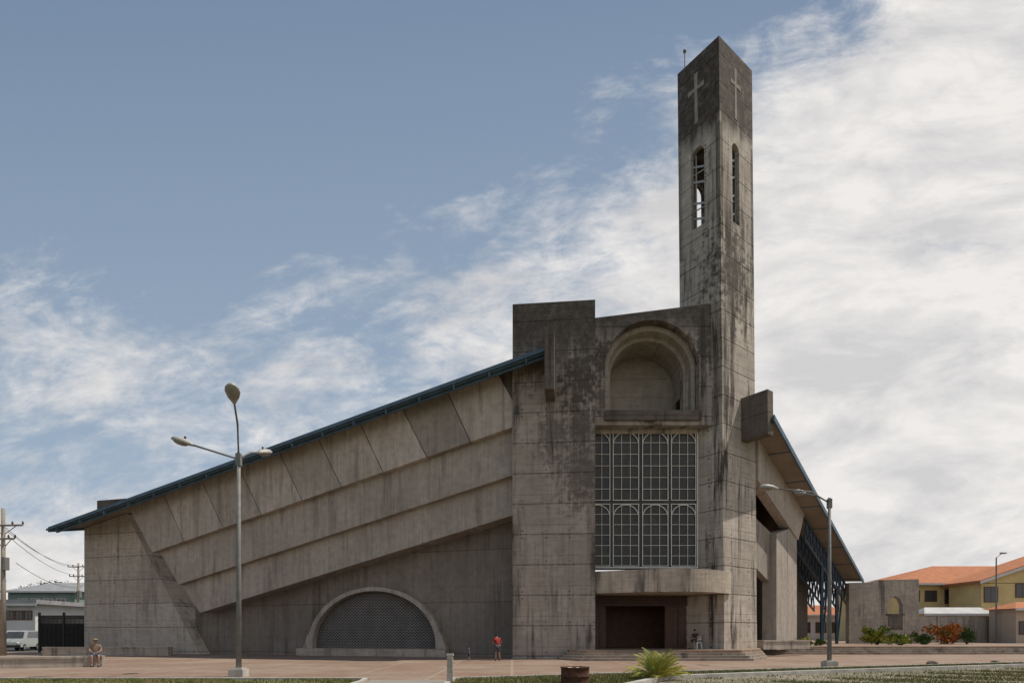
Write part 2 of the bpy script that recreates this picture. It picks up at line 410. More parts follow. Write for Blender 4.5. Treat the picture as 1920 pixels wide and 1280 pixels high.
# arch wall and deep niche
cx, cz = 9.01, 18.7
FX = lambda x, z, y: Vector((x, y, z))
def ringwall(r, y0, y1, mat, name, x0, x1, ztop):
    bm = B(); o = [(x0, 14.98), (x1, 14.98), (x1, ztop(x1)), (x0, ztop(x0))]
    hole = [(cx-r, 15.95), (cx+r, 15.95)] + circ(cx, cz, r, 0, PI, 36)
    prism(bm, o, y0, y1, FX, [hole]); return obj(name, bm, mat, CH)
ringwall(3.03, 37.0, 37.75, M_archw, 'arched_wall', 5.3, 12.95, lambda x: 21.85+(x-5.3)*.125)
ringwall(2.72, 37.753, 38.5, M_arch_in, 'arch_ring', 5.45, 12.0, lambda x: 21.8)
ringwall(2.45, 38.503, 41.0, M_arch_in, 'niche_vault', 5.45, 11.6, lambda x: 21.7)
bm = B(); box(bm, 5.5, 11.9, 41.003, 41.5, 14.98, 21.7); obj('niche_back_wall', bm, M_arch_in, CH)
bm = B(); box(bm, 11.40, 11.455, 39.3, 40.1, 15.96, 17.6); obj('niche_doorway_dark', bm, M_blackin, CH)  # flat plate; its near-black colour stands in for the unlit doorway
bm = B(); prism(bm, [(5.95, 36.82), (12.1, 36.82), (12.1, 36.997), (5.95, 36.997)], 15.25, 15.88, XY); obj('sill_beam', bm, M_dark, CH)
bm = B(); box(bm, 5.4, 12.2, 37.753, 38.3, 14.7, 14.975); obj('window_head', bm, M_canopy, CH)
# grand window
GW = bpy.data.objects.new('window', None); C.objects.link(GW); GW.parent = CH; GW.location = Vector((9, 37.9, 5.9)) - CH.location
k_ = 37.86/F
xs = [(1097, 1144), (1149, 1198), (1204, 1253), (1258, 1305)]
rows_ = [(808, 938), (944, 1061)]
for (a, b) in xs:
    for (t_, b_) in rows_:
        x0, x1 = (a-960)*k_, (b-960)*k_; z0, z1 = EYE+(HZ-b_)*k_, EYE+(HZ-t_)*k_
        bm = B(); yy0, yy1 = 37.82, 37.9
        w = .045
        box(bm, x0, x0+w, yy0, yy1, z0, z1); box(bm, x1-w, x1, yy0, yy1, z0, z1)
        box(bm, x0+w, x1-w, yy0, yy1, z0, z0+w); box(bm, x0+w, x1-w, yy0, yy1, z1-w, z1)
        for j in (1, 2):
            xx = x0 + (x1-x0)*j/3; box(bm, xx-.014, xx+.014, yy0+.02, yy1-.005, z0+w, z1-w)
        for j in range(1, 6):
            zz = z0 + (z1-z0)*j/6; box(bm, x0+w, x1-w, yy0+.025, yy1-.01, zz-.014, zz+.014)
        r = (x1-x0)/2; c_ = (x0+x1)/2; zc = z1 - r - .05
        o_ = circ(c_, zc, r, 0, PI, 16); i_ = circ(c_, zc, r-.045, PI, 0, 16)
        prism(bm, o_+i_, yy0-.008, yy1-.02, FX)
        obj('window_frame', bm, M_frame, GW)
        bm = B(); box(bm, x0+.01, x1-.01, 37.93, 37.95, z0, z1); obj('window_pane', bm, M_glass, GW)
bm = B()
x = (1307.5-960)*k_; box(bm, x-.035, x+.035, 37.78, 37.93, 5.95, 14.7)
for py in (805, 1063.5):
    z = EYE+(HZ-py)*k_; box(bm, 5.0, 12.22, 37.80, 37.92, z-.04, z+.04)
obj('main_mullions', bm, M_frame, GW)
bm = B(); box(bm, 4.9, 12.3, 37.96, 38.1, 5.8, 14.9); obj('window_backing', bm, M_glass, GW)
# canopy slab, bowed outward and sweeping to the tower foot
bm = B(); n = 32
fr = []
for i in range(n+1):
    u = i/n; fr.append((5.22+(13.95-5.22)*u, 36.25+.45*u-2.0*math.sin(PI*u**1.25)**.85))
prism(bm, fr+[(13.4, 37.0), (12.3, 38.1), (5.3, 38.1)], 4.12, 5.5, XY); obj('entrance_canopy', bm, M_canopy, CH)
# door wall + doors
kd = 38.6/F
bm = B(); ox0, ox1 = (1136-960)*kd, (1247-960)*kd
prism(bm, [(5.3, .5), (12.2, .5), (12.2, 4.4), (5.3, 4.4)], 38.6, 38.9, FX, [[(ox0, .61), (ox1+1.75, .61), (ox1+1.75, 3.45), (ox0-.5, 3.45), (ox0-.5, .61)]])
obj('door_wall', bm, M_wood, CH)
bm = B()
box(bm, 3, 13, 38.91, 43, .45, .59); box(bm, 3, 13, 38.91, 43, 4.5, 4.6); box(bm, 2.9, 3, 38.9, 43, .5, 4.6); box(bm, 13, 13.1, 38.9, 43, .5, 4.6); box(bm, 3, 13, 43, 43.1, .5, 4.6)
obj('vestibule', bm, plain('vestibule_timber', (.16,.08,.05), .6, 0, .4, 2), CH)
def door(x0, x1):
    bm = B(); box(bm, x0, x1, 38.68, 38.76, .61, 3.44)
    d = obj('door', bm, M_wood, CH); bm = B(); w = (x1-x0)
    for i in range(2 if w > .7 else 1):
        for j in range(4):
            c = 2 if w > .7 else 1
            a = x0+w*(i+.14)/c; b = x0+w*(i+.86)/c; z = .72+j*.68
            box(bm, a, b, 38.65, 38.70, z, z+.56)
            box(bm, a+.1, b-.1, 38.62, 38.67, z+.1, z+.46)
    obj('door_panels', bm, M_wood, d)
door(ox1, ox1+.86); door(ox1+.9, ox1+1.73); door(ox0-.48, ox0)
bm = B()
for i in range(26):
    x = 5.35+i*.25; bar(bm, (x, 38.57, 3.5), (x+.25, 38.57, 3.95), .03); bar(bm, (x, 38.57, 3.95), (x+.25, 38.57, 3.5), .03)
box(bm, 5.3, 11.9, 38.54, 38.6, 3.46, 3.53); box(bm, 5.3, 11.9, 38.54, 38.6, 3.95, 4.02)
obj('transom_lattice', bm, M_wood, CH)

# ---- left wing
NF = 2.8
s0, Z0 = wl(1025, 652, NF); s1, Z1 = wl(90, 990, NF); SL = (Z0-Z1)/(s1-s0)
def zr(s, n): return Z0 - SL*(s-s0) + .22*(NF-n)
def wpoly(bm, pts, n0, n1): prism(bm, pts, n0, n1, lambda a, z, n: WL(a, n, z))
NB1, NB2, NB3, NW = 1.45, .95, .45, -1.0
tx = [240, 307, 378, 448, 524, 597, 676, 755, 840, 935]; bx_ = [285, 345, 418, 490, 566, 640, 718, 800, 882, 985]
def lineY(x, a, b): return a[1]+(b[1]-a[1])*(x-a[0])/(b[0]-a[0])
LB1 = ((285, 1035), (962, 800)); LB2 = ((335, 1095), (962, 890)); LB3 = ((375, 1148), (962, 965))
for i in range(9):
    q = []
    for x in (tx[i], tx[i+1]):
        s, _ = wl(x, 900, NB1); q.append((s, zr(s, NB1)-.16))
    for x in (bx_[i+1], bx_[i]): q.append(wl(x, lineY(x, *LB1), NB1))
    g = -.032
    q = [(q[0][0]+g, q[0][1]), (q[1][0]-g, q[1][1]), (q[2][0]-g, q[2][1]), (q[3][0]+g, q[3][1])]
    bm = B(); wpoly(bm, q, .9, NB1); obj('fascia_panel', bm, M_panel[(3, 0, 3, 0, 3, 0, 2, 1, 0)[i]], CH)
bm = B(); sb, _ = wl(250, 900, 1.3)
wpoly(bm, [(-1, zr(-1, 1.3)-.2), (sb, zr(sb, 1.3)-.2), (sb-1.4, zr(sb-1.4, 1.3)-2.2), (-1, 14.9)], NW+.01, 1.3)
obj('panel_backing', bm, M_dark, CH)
def band(LBt, LBb, lx_t, lx_b, n, name):
    bm = B(); q = [wl(lx_t, lineY(lx_t, *LBt)-30, n), wl(lx_b, lineY(lx_b, *LBb), n), wl(985, lineY(985, *LBb), n), wl(985, lineY(985, *LBt)-30, n)]
    wpoly(bm, q, NW+.005, n); return obj(name, bm, M_wing, CH)
band(LB1, LB2, 283, 335, NB2, 'wing_band'); band(LB2, LB3, 322, 375, NB3, 'wing_band')
bm = B(); a = wl(158, 1000, .05); b = wl(236, 960, .05); c = wl(376, 1218, .05)
wpoly(bm, [(a[0], -.1), (a[0], zr(a[0], 0)-.2), (b[0], zr(b[0], 0)-.2), (c[0], -.1)], -3.5, .05)
obj('corner_pylon', bm, M_pyl, CH)
n_ = NW
sc_, _ = wl(704, 1200, n_); sl_, _ = wl(590, 1200, n_); sr_, _ = wl(818, 1200, n_); _, zt = wl(704, 1108, n_); _, zb = wl(704, 1214, n_)
hw = abs(sl_-sr_)/2
hole = [(sc_+hw, zb)] + circ(sc_, zb+.25, hw, 0, PI, 36, zt-zb-.25) + [(sc_-hw, zb)]
sE = c[0]+1.5
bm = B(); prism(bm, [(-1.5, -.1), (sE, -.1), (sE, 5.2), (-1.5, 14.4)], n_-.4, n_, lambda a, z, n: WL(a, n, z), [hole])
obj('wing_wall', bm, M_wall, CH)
bm = B(); wpoly(bm, [(sc_-hw-.2, zb-.2), (sc_+hw+.2, zb-.2), (sc_+hw+.2, zt+.2), (sc_-hw-.2, zt+.2)], n_-.38, n_-.2)
obj('lattice_screen', bm, M_lat, CH)
bm = B(); ow = hw + .36
outer = [(sc_+ow+.45, zb-.02), (sc_+ow+.1, zb+.9)] + circ(sc_, zb+.3, ow, .22, PI-.22, 36, zt-zb-.02) + [(sc_-ow-.1, zb+.9), (sc_-ow-.45, zb-.02)]
inner = [(sc_-hw, zb-.02)] + circ(sc_, zb+.25, hw, PI, 0, 36, zt-zb-.25) + [(sc_+hw, zb-.02)]
wpoly(bm, outer+inner, n_+.002, n_+.5); obj('arch_surround', bm, M_wing, CH)
bm = B(); wpoly(bm, [(sc_-ow-.6, -.05), (sc_+ow+.6, -.05), (sc_+ow+.6, zb-.03), (sc_-ow-.6, zb-.03)], n_+.002, n_+1.1); obj('arch_plinth', bm, M_low, CH)
bm = B(); box(bm, 33.8, 36.9, -3.4, -1.2, 9, 12.9, WL); obj('roof_upstand', bm, M_dark, CH)
def slab(bm, sA, sB, nA, nB, t0, t1, z, W, skew=0):
    v = [bm.verts.new(W(s + (skew*(nA-n) if s == sA else 0), n, z(s + (skew*(nA-n) if s == sA else 0), n)-t)) for s in (sA, sB) for n in (nA, nB) for t in (t0, t1)]
    for q in ((0,1,3,2),(4,6,7,5),(0,4,5,1),(2,3,7,6),(0,2,6,4),(1,5,7,3)): bm.faces.new([v[i] for i in q])
bm = B(); slab(bm, s0+.02, s1-.1, NF-.1, -9, .02, .09, zr, WL); RF = obj('roof', bm, M_roofm, CH)
bm = B(); slab(bm, s0+.05, s1-.2, NF-.15, -9, .095, .14, zr, WL); obj('soffit', bm, M_soffit, RF)
bm = B(); slab(bm, s0, s1, NF, NF-.08, -.10, .30, zr, WL); slab(bm, s0, s1, NF+.16, NF+.003, .02, .18, zr, WL); obj('gutter', bm, M_blue, RF)
bm = B(); slab(bm, s0, s1-.5, NF-.25, NF-.40, .15, .50, zr, WL)
slab(bm, s1-.18, s1, NF-.1, -3, -.05, .3, zr, WL); obj('edge_beam', bm, M_blue, RF)
s = s0+1.2
while s < s1:
    bm = B(); slab(bm, s+.02, s+.09, NF+.12, NF-.1, .16, .50, zr, WL); slab(bm, s, s+.08, NF-.41, 1.5, .145, .26, zr, WL); obj('rafter', bm, M_blue, RF); s += 2.35

# ---- right wing
NR = 1.7
r0, ZR0 = wr(1443, 762, NR); r1, ZR1 = wr(1620, 1088, NR); SR = (ZR0-ZR1)/(r1-r0); rz = r0; r0 += 1.0
def zrr(s, n): return ZR0 - SR*(s-rz) + .05*(NR-n)
SK = .26
bm = B(); slab(bm, r0, r1-.1, NR-.1, -12, .02, .09, zrr, WR, SK); RR = obj('roof', bm, M_roofm, CH, label='right roof slope with beige underside')
bm = B(); slab(bm, r0, r1-.2, NR-.15, -12, .095, .14, zrr, WR, SK); obj('soffit', bm, M_soffit, RR)
bm = B(); slab(bm, r0, r1, NR, NR-.1, -.08, .30, zrr, WR); obj('gutter', bm, M_blue, RR)
s = r0+4
while s < r1:
    bm = B(); slab(bm, s, s+.07, NR-.11, -6, .145, .19, zrr, WR); obj('rafter', bm, M_blue, RR); s += 4.2
def rpoly(pts, n0, n1, name, mat):
    pts = [(max(-.05, p[0]), p[1]) for p in pts]
    bm = B(); prism(bm, pts, n0, n1, lambda a, z, n: WR(a, n, z)); return obj(name, bm, mat, CH)
P_ = lambda l, n: [wr(x, y, n) for x, y in l]
rpoly(P_([(1422, 795), (1428, 800), (1512, 950), (1497, 1012), (1422, 900)], .12), -.6, .12, 'wing_band', M_panel[0])
rpoly(P_([(1412, 870), (1500, 960), (1500, 1040), (1412, 1040)], -2.2), -2.6, -2.2, 'recess_wall', M_wood)
rpoly(P_([(1412, 966), (1447, 1000), (1447, 1095), (1412, 1058)], -.5), -1.0, -.5, 'wing_band', M_panel[1])  # darkest panel tone, recess shade put into the colour
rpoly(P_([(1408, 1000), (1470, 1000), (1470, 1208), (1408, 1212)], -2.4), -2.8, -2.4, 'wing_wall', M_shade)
q = P_([(1456, 1000), (1494, 985), (1494, 1202), (1456, 1202)], 0.0)
rpoly([(q[0][0], .4), (q[0][0], q[0][1]), (q[1][0], q[1][1]), (q[1][0], .4)], -1.0, .0, 'pillar', M_wing)
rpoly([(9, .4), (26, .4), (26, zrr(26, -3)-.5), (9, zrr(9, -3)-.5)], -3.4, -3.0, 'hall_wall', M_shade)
M_truss = plain('dark_blue_truss_steel', (.04,.07,.11), .6, .1, .4, 1.5)
def truss(sA, sB, n, d0, d1, name):
    bm = B(); a = lambda s, d: WR(s, n, zrr(s, n)-d)
    bar(bm, a(sA, d0), a(sB, d0), .16); bar(bm, a(sA, d1), a(sB, d1+.2), .16)
    k = 16
    for i in range(k):
        s_a = sA+(sB-sA)*i/k; s_b = sA+(sB-sA)*(i+.5)/k; s_c = sA+(sB-sA)*(i+1)/k
        bar(bm, a(s_a, d1), a(s_b, d0), .10); bar(bm, a(s_b, d0), a(s_c, d1), .10)
    obj(name, bm, M_truss, CH)
for n__ in (.2, -1.0, -2.2, -3.4): truss(11.6, 30.5, n__, .7, 2.4, 'steel_truss')
for s_ in (17.5, 23.5, 28.5):
    bm = B(); bar(bm, WR(s_, .2, .5), WR(s_, .2, zrr(s_, .2)-2.2), .22); bar(bm, WR(s_, .25, .6), WR(s_+2.2, .25, zrr(s_+2.2, .2)-2.3), .14)
    obj('steel_post', bm, M_truss, CH)

def lowwall(a, b, h, w, z, label, name='low_wall', mat=None):
    bm = B(); a_, b_ = Vector((*a, z+h/2-.05)), Vector((*b, z+h/2-.05)); bar(bm, a_, b_, w, h+.1-.0)
    c = Vector((*a, z+h+.03)); d = Vector((*b, z+h+.03)); bm2 = B(); bar(bm2, c, d, w+.1, .1)
    r = thing(name, label, 'low wall', ((a[0]+b[0])/2, (a[1]+b[1])/2, z))
    obj('wall_body', bm, mat or M_low, r); obj('coping', bm2, mat or M_low, r)
lowwall((-20.0, 28.2), (-26, 25.2), .44, .6, 0, 'low concrete bench wall at the left edge with a seated person on its end')
lowwall((-34, 42), (-24.9, 42), .55, .6, 0, 'low concrete wall in front of the church corner pylon')
lowwall((17.3, 40.2), (21.6, 42.3), .45, .6, .6, 'low concrete wall beside the right foot of the tower')

# ------------------------------------------------------------------ street lamps
def lamp(loc, h, arms, label, r=(.105, .065)):
    t = thing('street_lamp', label, 'street lamp', loc, 'street lamps on the plaza')
    L = Vector(loc)
    bm = B(); tube(bm, [L, L+Vector((0,0,h*.5)), L+Vector((0,0,h))], [r[0], (r[0]+r[1])/2, r[1]], 14); obj('pole', bm, M_steel, t, True)
    bm = B(); box(bm, L.x-.27, L.x+.27, L.y-.27, L.y+.27, -.02, .28); box(bm, L.x-.2, L.x+.2, L.y-.2, L.y+.2, .28, .33); obj('base', bm, M_kerb, t)
    bm = B(); box(bm, L.x-.09, L.x+.09, L.y-.09, L.y+.09, h-.5, h-.05); obj('collar', bm, M_steel, t)
    for (pts) in arms:
        pts = [L+Vector((0,0,h-.25))] + [Vector(p) for p in pts]
        bm = B(); tube(bm, pts, [.036]*len(pts), 8); arm = obj('arm', bm, M_steel, t, True)
        d = (pts[-1]-pts[-2]).normalized(); e = pts[-1]
        side = d.cross(Vector((0,0,1))).normalized(); up = side.cross(d).normalized()
        R = Matrix((d, side, up)).transposed()
        bm = B(); rows = []
        prof = [(-.12,.05,.05),(0,.10,.08),(.18,.19,.13),(.42,.25,.15),(.62,.22,.13),(.75,.12,.08),(.79,.02,.02)]
        for x, w, hh in prof:
            rows.append([bm.verts.new(e + R @ Vector((x, w*math.cos(2*PI*k/14), max(-.05, hh*math.sin(2*PI*k/14))))) for k in range(14)])
        for a_, b_ in zip(rows, rows[1:]):
            for k in range(14): bm.faces.new([a_[k], a_[(k+1)%14], b_[(k+1)%14], b_[k]])
        bm.faces.new(rows[0]); bm.faces.new(rows[-1][::-1])
        hd = obj('lamp_head', bm, M_lampm, arm, True)
        bm = B(); ball(bm, e + R @ Vector((.42, 0, -.05)), (.29, .2, .10), 12, 8, R); obj('lamp_lens', bm, M_lglass, hd, True)
        bm = B(); tube(bm, [e + R @ Vector((.3,0,.12)), e + R @ Vector((.3,0,.22))], .04, 8); obj('photocell', bm, M_wood, hd)
lamp((-10.2, 21.5, 0), 8.35, [[(-12.1, 21.7, 8.72)], [(-10.15, 22.3, 8.6), (-10.08, 23.0, 8.82)], [(-10.1, 21.2, 9.3), (-9.75, 20.2, 9.75)]], 'tall grey street lamp with three arms left of the church front')
lamp((15.1, 27.4, 0), 8.05, [[(14.2, 27.3, 8.3), (12.4, 27.1, 8.42)], [(15.0, 28.2, 8.3), (14.9, 29.4, 8.75)]], 'grey street lamp with two arms at the right end of the plaza')

# ------------------------------------------------------------------ people
def skinmesh(J, E, root):
    me = bpy.data.meshes.new('skel'); bm = B(); L = bm.verts.layers.skin.verify(); vs = {}
    for k, (p, r) in J.items():
        v = bm.verts.new(p); v[L].radius = (r, r); v[L].use_root = (k == root); vs[k] = v
    for a, b in E: bm.edges.new((vs[a], vs[b]))
    bm.to_mesh(me); bm.free()
    o = bpy.data.objects.new('skel', me); C.objects.link(o)
    o.modifiers.new('s', 'SKIN').use_smooth_shade = True
    m = o.modifiers.new('d', 'SUBSURF'); m.levels = 2; m.render_levels = 2
    dg = bpy.context.evaluated_depsgraph_get(); dg.update()
    res = bpy.data.meshes.new_from_object(o.evaluated_get(dg))
    bpy.data.objects.remove(o)
    b2 = B(); b2.from_mesh(res); bpy.data.meshes.remove(res); return b2
def person(label, loc, rotz, S, pose, cols, hat=False):
    root = thing('person', label, 'person', (0, 0, 0))
    base = dict(pelvis=((0,0,.92),.125), spine=((0,0,1.08),.115), chest=((0,0,1.28),.135), neck=((0,0,1.45),.055), head0=((0,-.01,1.52),.07), head=((0,-.02,1.60),.085), head1=((0,-.01,1.68),.07))
    for s, c in ((-1,'l'), (1,'r')):
        base.update({'sh'+c: ((s*.17,0,1.38),.06), 'el'+c: ((s*.24,.02,1.12),.042), 'wr'+c: ((s*.25,-.05,.88),.028), 'ha'+c: ((s*.25,-.07,.81),.032),
                     'hip'+c: ((s*.09,0,.88),.095), 'kn'+c: ((s*.10,-.02,.48),.062), 'an'+c: ((s*.10,.02,.09),.042), 'to'+c: ((s*.11,-.15,.04),.035)})
    for k, v in pose.items(): base[k] = (v, base[k][1])
    J = {k: (Vector(p)*S, r*S) for k, (p, r) in base.items()}
    E = [('pelvis','spine'),('spine','chest'),('chest','neck'),('neck','head0'),('head0','head'),('head','head1')]
    for c in 'lr': E += [('chest','sh'+c),('sh'+c,'el'+c),('el'+c,'wr'+c),('wr'+c,'ha'+c),('pelvis','hip'+c),('hip'+c,'kn'+c),('kn'+c,'an'+c),('an'+c,'to'+c)]
    bm = skinmesh(J, E, 'pelvis')
    for c, s in (('l',-1),('r',1)):
        h = J['ha'+c][0]; d = (h-J['wr'+c][0]).normalized(); side = Vector((0,1,0)) if abs(d.z) > .6 else Vector((1,0,0))
        for i, ln in enumerate((.062, .075, .08, .072)):
            o = h + side*(i-1.5)*.019*S
            tube(bm, [o, o+d*ln*.55*S, o+(d*.9+Vector((-s*.35,-.1,0)))*ln*S], [.010*S, .009*S, .006*S], 6)
        tube(bm, [h-d*.02*S, h+d*.02*S+side*.04*S, h+d*.05*S+side*.045*S], [.011*S, .010*S, .007*S], 6)
    hd = J['head'][0]
    ball(bm, hd+Vector((0,-.095,-.005))*S, (.014*S,.022*S,.02*S), 6, 5)
    for s in (-1, 1): ball(bm, hd+Vector((s*.083,.005,0))*S, (.012*S,.02*S,.03*S), 6, 5)
    obj('body', bm, plain('skin_tone', (.30,.17,.11), .6, 0, .1), root, True)
    for s in (-1, 1):
        bm = B(); ball(bm, hd+Vector((s*.032,-.083,.02))*S, .011*S, 6, 5); obj('eye', bm, M_blackin, root)
    bm = B(); ball(bm, hd+Vector((0,-.086,-.045))*S, (.022*S,.008*S,.005*S), 6, 4); obj('mouth', bm, M_wood, root)
    bm = B(); ball(bm, hd+Vector((0,.018,.045))*S, (.092*S,.10*S,.085*S), 12, 8)
    if hat: tube(bm, [hd+Vector((0,-.02,.07))*S, hd+Vector((0,-.02,.085))*S], [.15*S, .12*S], 14)
    obj('hat' if hat else 'hair', bm, plain('headwear', cols[3], .8), root, True)
    g = 1.14
    Js = {k: (J[k][0], J[k][1]*g+.006*S) for k in ['spine','chest','shl','shr','pelvis']}
    for c in 'lr': Js['m'+c] = (J['sh'+c][0].lerp(J['el'+c][0], .7), .058*S)
    Js['neck'] = (J['chest'][0].lerp(J['neck'][0], .7), .07*S)
    bm = skinmesh(Js, [('pelvis','spine'),('spine','chest'),('chest','shl'),('chest','shr'),('shl','ml'),('shr','mr'),('chest','neck')], 'pelvis'); obj('shirt', bm, plain('shirt_cloth', cols[0], .85), root, True)
    Js = {k: (J[k][0]-Vector((0,0,.012*S)), J[k][1]*1.16+.006*S) for k in ('pelvis','hipl','hipr')}
    for c in 'lr': Js['k'+c] = (J['hip'+c][0].lerp(J['kn'+c][0], .95), .088*S)
    bm = skinmesh(Js, [('pelvis','hipl'),('pelvis','hipr'),('hipl','kl'),('hipr','kr')], 'pelvis'); obj('shorts', bm, plain('shorts_cloth', cols[1], .85), root, True)
    for c in 'lr':
        bm = B(); a, t = J['an'+c][0], J['to'+c][0]; m_ = a.lerp(t, .5); ball(bm, (m_.x, m_.y, min(a.z, t.z)+.005*S), (.05*S, .135*S, .045*S), 10, 6)
        obj('shoe', bm, plain('shoe_leather', cols[2], .7), root, True)
    root.location = loc; root.rotation_euler = (0, 0, rotz)
    return root
sit = dict(pelvis=(0,0,.58), spine=(0,-.01,.74), chest=(0,-.06,.93), neck=(0,-.09,1.10), head0=(0,-.11,1.16), head=(0,-.13,1.24), head1=(0,-.12,1.32))
for s, c in ((-1,'l'),(1,'r')):
    sit.update({'sh'+c:(s*.17,-.06,1.03),'el'+c:(s*.24,-.16,.80),'wr'+c:(s*.12,-.36,.70),'ha'+c:(s*.07,-.41,.69),'hip'+c:(s*.1,-.03,.56),'kn'+c:(s*.14,-.46,.53),'an'+c:(s*.13,-.44,.09),'to'+c:(s*.14,-.60,.04)})
person('person in a cap sitting on the end of the low wall at left', (-20.25, 28.0, 0), .6, 1.0, sit, ((.22,.16,.12), (.08,.10,.16), (.05,.04,.04), (.32,.22,.12)), True)
lean = dict(chest=(0,-.10,1.26), neck=(0,-.17,1.40), head0=(0,-.21,1.46), head=(0,-.25,1.52), head1=(0,-.26,1.60), shl=(-.18,-.11,1.36), shr=(.18,-.11,1.36), ell=(-.27,-.12,1.10), elr=(.27,-.12,1.10), wrl=(-.2,-.3,1.0), wrr=(.2,-.3,1.0), hal=(-.15,-.36,1.0), har=(.15,-.36,1.0), anl=(-.14,.02,.09), anr=(.14,.02,.09))
person('person in a red shirt and grey shorts standing by the church wall', ((933-960)/F*34.2, 34.2, 0), PI+.3, .96, lean, ((.34,.03,.025), (.09,.09,.10), (.03,.03,.03), (.02,.015,.01)))
person('small child in a blue shirt walking beside the person in red', ((879-960)/F*33.5, 33.5, 0), 1.9, .5, dict(anl=(-.1,-.12,.09), tol=(-.11,-.28,.04), anr=(.1,.14,.09), tor=(.1,-.0,.04)), ((.06,.10,.20), (.05,.05,.07), (.3,.3,.3), (.02,.015,.01)))
CXY = (11.9, 37.3)
person('person in dark clothes seated on a white chair at the church entrance', (*CXY, .6), -.9, .95, dict(sit), ((.05,.045,.05), (.05,.05,.06), (.02,.02,.02), (.02,.015,.01)))
ch = thing('chair', 'white plastic chair under the seated person at the entrance', 'chair', (0,0,0)); M_pl = plain('white_plastic', (.75,.75,.73), .4, 0, .05)
bm = B(); box(bm, -.26, .26, -.24, .26, .39, .43); obj('seat', bm, M_pl, ch)
bm = B()
for i in range(5): box(bm, -.22+i*.09, -.16+i*.09, .23, .26, .45, .78)
box(bm, -.24, .24, .225, .265, .78, .86); obj('backrest', bm, M_pl, ch)
for a in (-.24, .24):
    for b in (-.22, .24):
        bm = B(); bar(bm, (a*1.1, b*1.1, 0), (a, b, .40), .06); obj('leg', bm, M_pl, ch)
    bm = B(); bar(bm, (a*1.12, -.2, .64), (a*1.12, .25, .64), .05, .03); bar(bm, (a*1.12, -.18, .40), (a*1.12, -.18, .64), .04); obj('armrest', bm, M_pl, ch)
ch.location = (*CXY, .6); ch.rotation_euler = (0, 0, -.9)

# ------------------------------------------------------------------ small plaza things
t = thing('barrel', 'rusty metal drum on the ground at the bottom centre', 'barrel', (1.97, 18.0, 0))
M_rust = plain('rusted_metal', (.12,.05,.03), .85, .2, .6, 6, bump=.5)
bm = B(); o = Vector((1.97, 18.0, 0)); pr = [(.44,0),(.455,.03),(.44,.06),(.44,.26),(.46,.28),(.44,.30),(.44,.53),(.465,.545),(.465,.565),(.43,.565),(.43,.35),(.0001,.35)]
rows = [[bm.verts.new(o+Vector((r*math.cos(2*PI*k/28), r*math.sin(2*PI*k/28), z))) for k in range(28)] for r, z in pr]
for a, b in zip(rows, rows[1:]):
    for k in range(28): bm.faces.new([a[k], a[(k+1)%28], b[(k+1)%28], b[k]])
obj('drum_body', bm, M_rust, t, True)
bm = B()
for i in range(6): ball(bm, o+Vector((random.uniform(-.25,.25), random.uniform(-.2,.2), .46)), (random.uniform(.08,.16), .1, .09), 7, 5)
obj('litter', bm, M_pl, t)
t = thing('bollard', 'short pale rough concrete post beside the path', 'bollard', (-2.0, 18.6, 0))
bm = B(); prism(bm, [(-2.09,18.51),(-1.91,18.51),(-1.91,18.69),(-2.09,18.69)], 0, .88, XY); obj('post', bm, plain('rough_pale_stone', (.46,.42,.35), .95, 0, .5, 9, bump=.8), t)
bm = B(); prism(bm, [(-2.11,18.49),(-1.89,18.49),(-1.89,18.71),(-2.11,18.71)], .88, .95, XY); obj('cap', bm, M_kerb, t)
for i, (x_, y_, r_, lb) in enumerate(((21.6, 29.6, .22, 'dark stone lying on the grass strip at right'), (26.0, 31.0, .16, 'smaller dark stone further right on the grass strip'))):
    bm = B(); ball(bm, (x_, y_, .06), (r_*1.4, r_, r_*.7), 9, 6)
    for v in bm.verts: v.co += Vector((random.uniform(-.03,.03), random.uniform(-.03,.03), random.uniform(-.02,.02)))
    tag(obj('stone', bm, M_dark), lb, 'stone')

def palm(loc, nfr, L, label, mat, name='palm', group=None, trunk=0, lo=.65, fat=1.0):
    t = thing(name, label, 'plant', loc, group); o = Vector(loc); M_st = plain('palm_stem', (.16,.13,.06), .8)
    bm = B(); tube(bm, [o, o+Vector((0,0,.12+trunk))], [.09, .06], 8)
    for i in range(5):
        a = i*1.3; tube(bm, [o+Vector((.06*math.cos(a),.06*math.sin(a),trunk)), o+Vector((.14*math.cos(a),.14*math.sin(a),trunk+.35*L))], [.03,.015], 6)
    obj('stem', bm, M_st, t)
    for i in range(nfr):
        a = 2*PI*i/nfr*2.4+random.uniform(-.3,.3); el = random.uniform(lo, 1.4); ln = L*random.uniform(.75, 1.12)
        dh = Vector((math.cos(a), math.sin(a), 0)); pts = []
        for k in range(9):
            u = k/8; ang = el - u*u*.75
            pts.append(o+Vector((0,0,trunk+.05)) if k == 0 else pts[-1] + dh*(ln/8*math.cos(ang)) + Vector((0,0,ln/8*math.sin(ang))))
        bm = B(); tube(bm, pts, [.014]*8+[.004], 5)
        sd = dh.cross(Vector((0,0,1)))
        for k in range(4, 34):
            u = k/34*8; j = min(int(u), 7); p = pts[j].lerp(pts[j+1], u-j); tg = (pts[j+1]-pts[j]).normalized()
            ll = .34*L*math.sin(PI*(k/34)**.8)*.9+.05
            for s in (-1, 1):
                d = (tg*.9 + sd*s*.75 + Vector((0,0,random.uniform(-.2,.2)))).normalized(); w = (tg*.015 + sd*.008*s)*fat
                e = p+d*ll+Vector((0,0,-ll*.12)); m = p+d*ll*.5
                bm.faces.new([bm.verts.new(p), bm.verts.new(m+w), bm.verts.new(e), bm.verts.new(m-w)])
        obj('frond', bm, mat, t)
M_palm = foliage('yellow_green_palm', (.32,.30,.05), (.54,.46,.11), (.18,.22,.04))
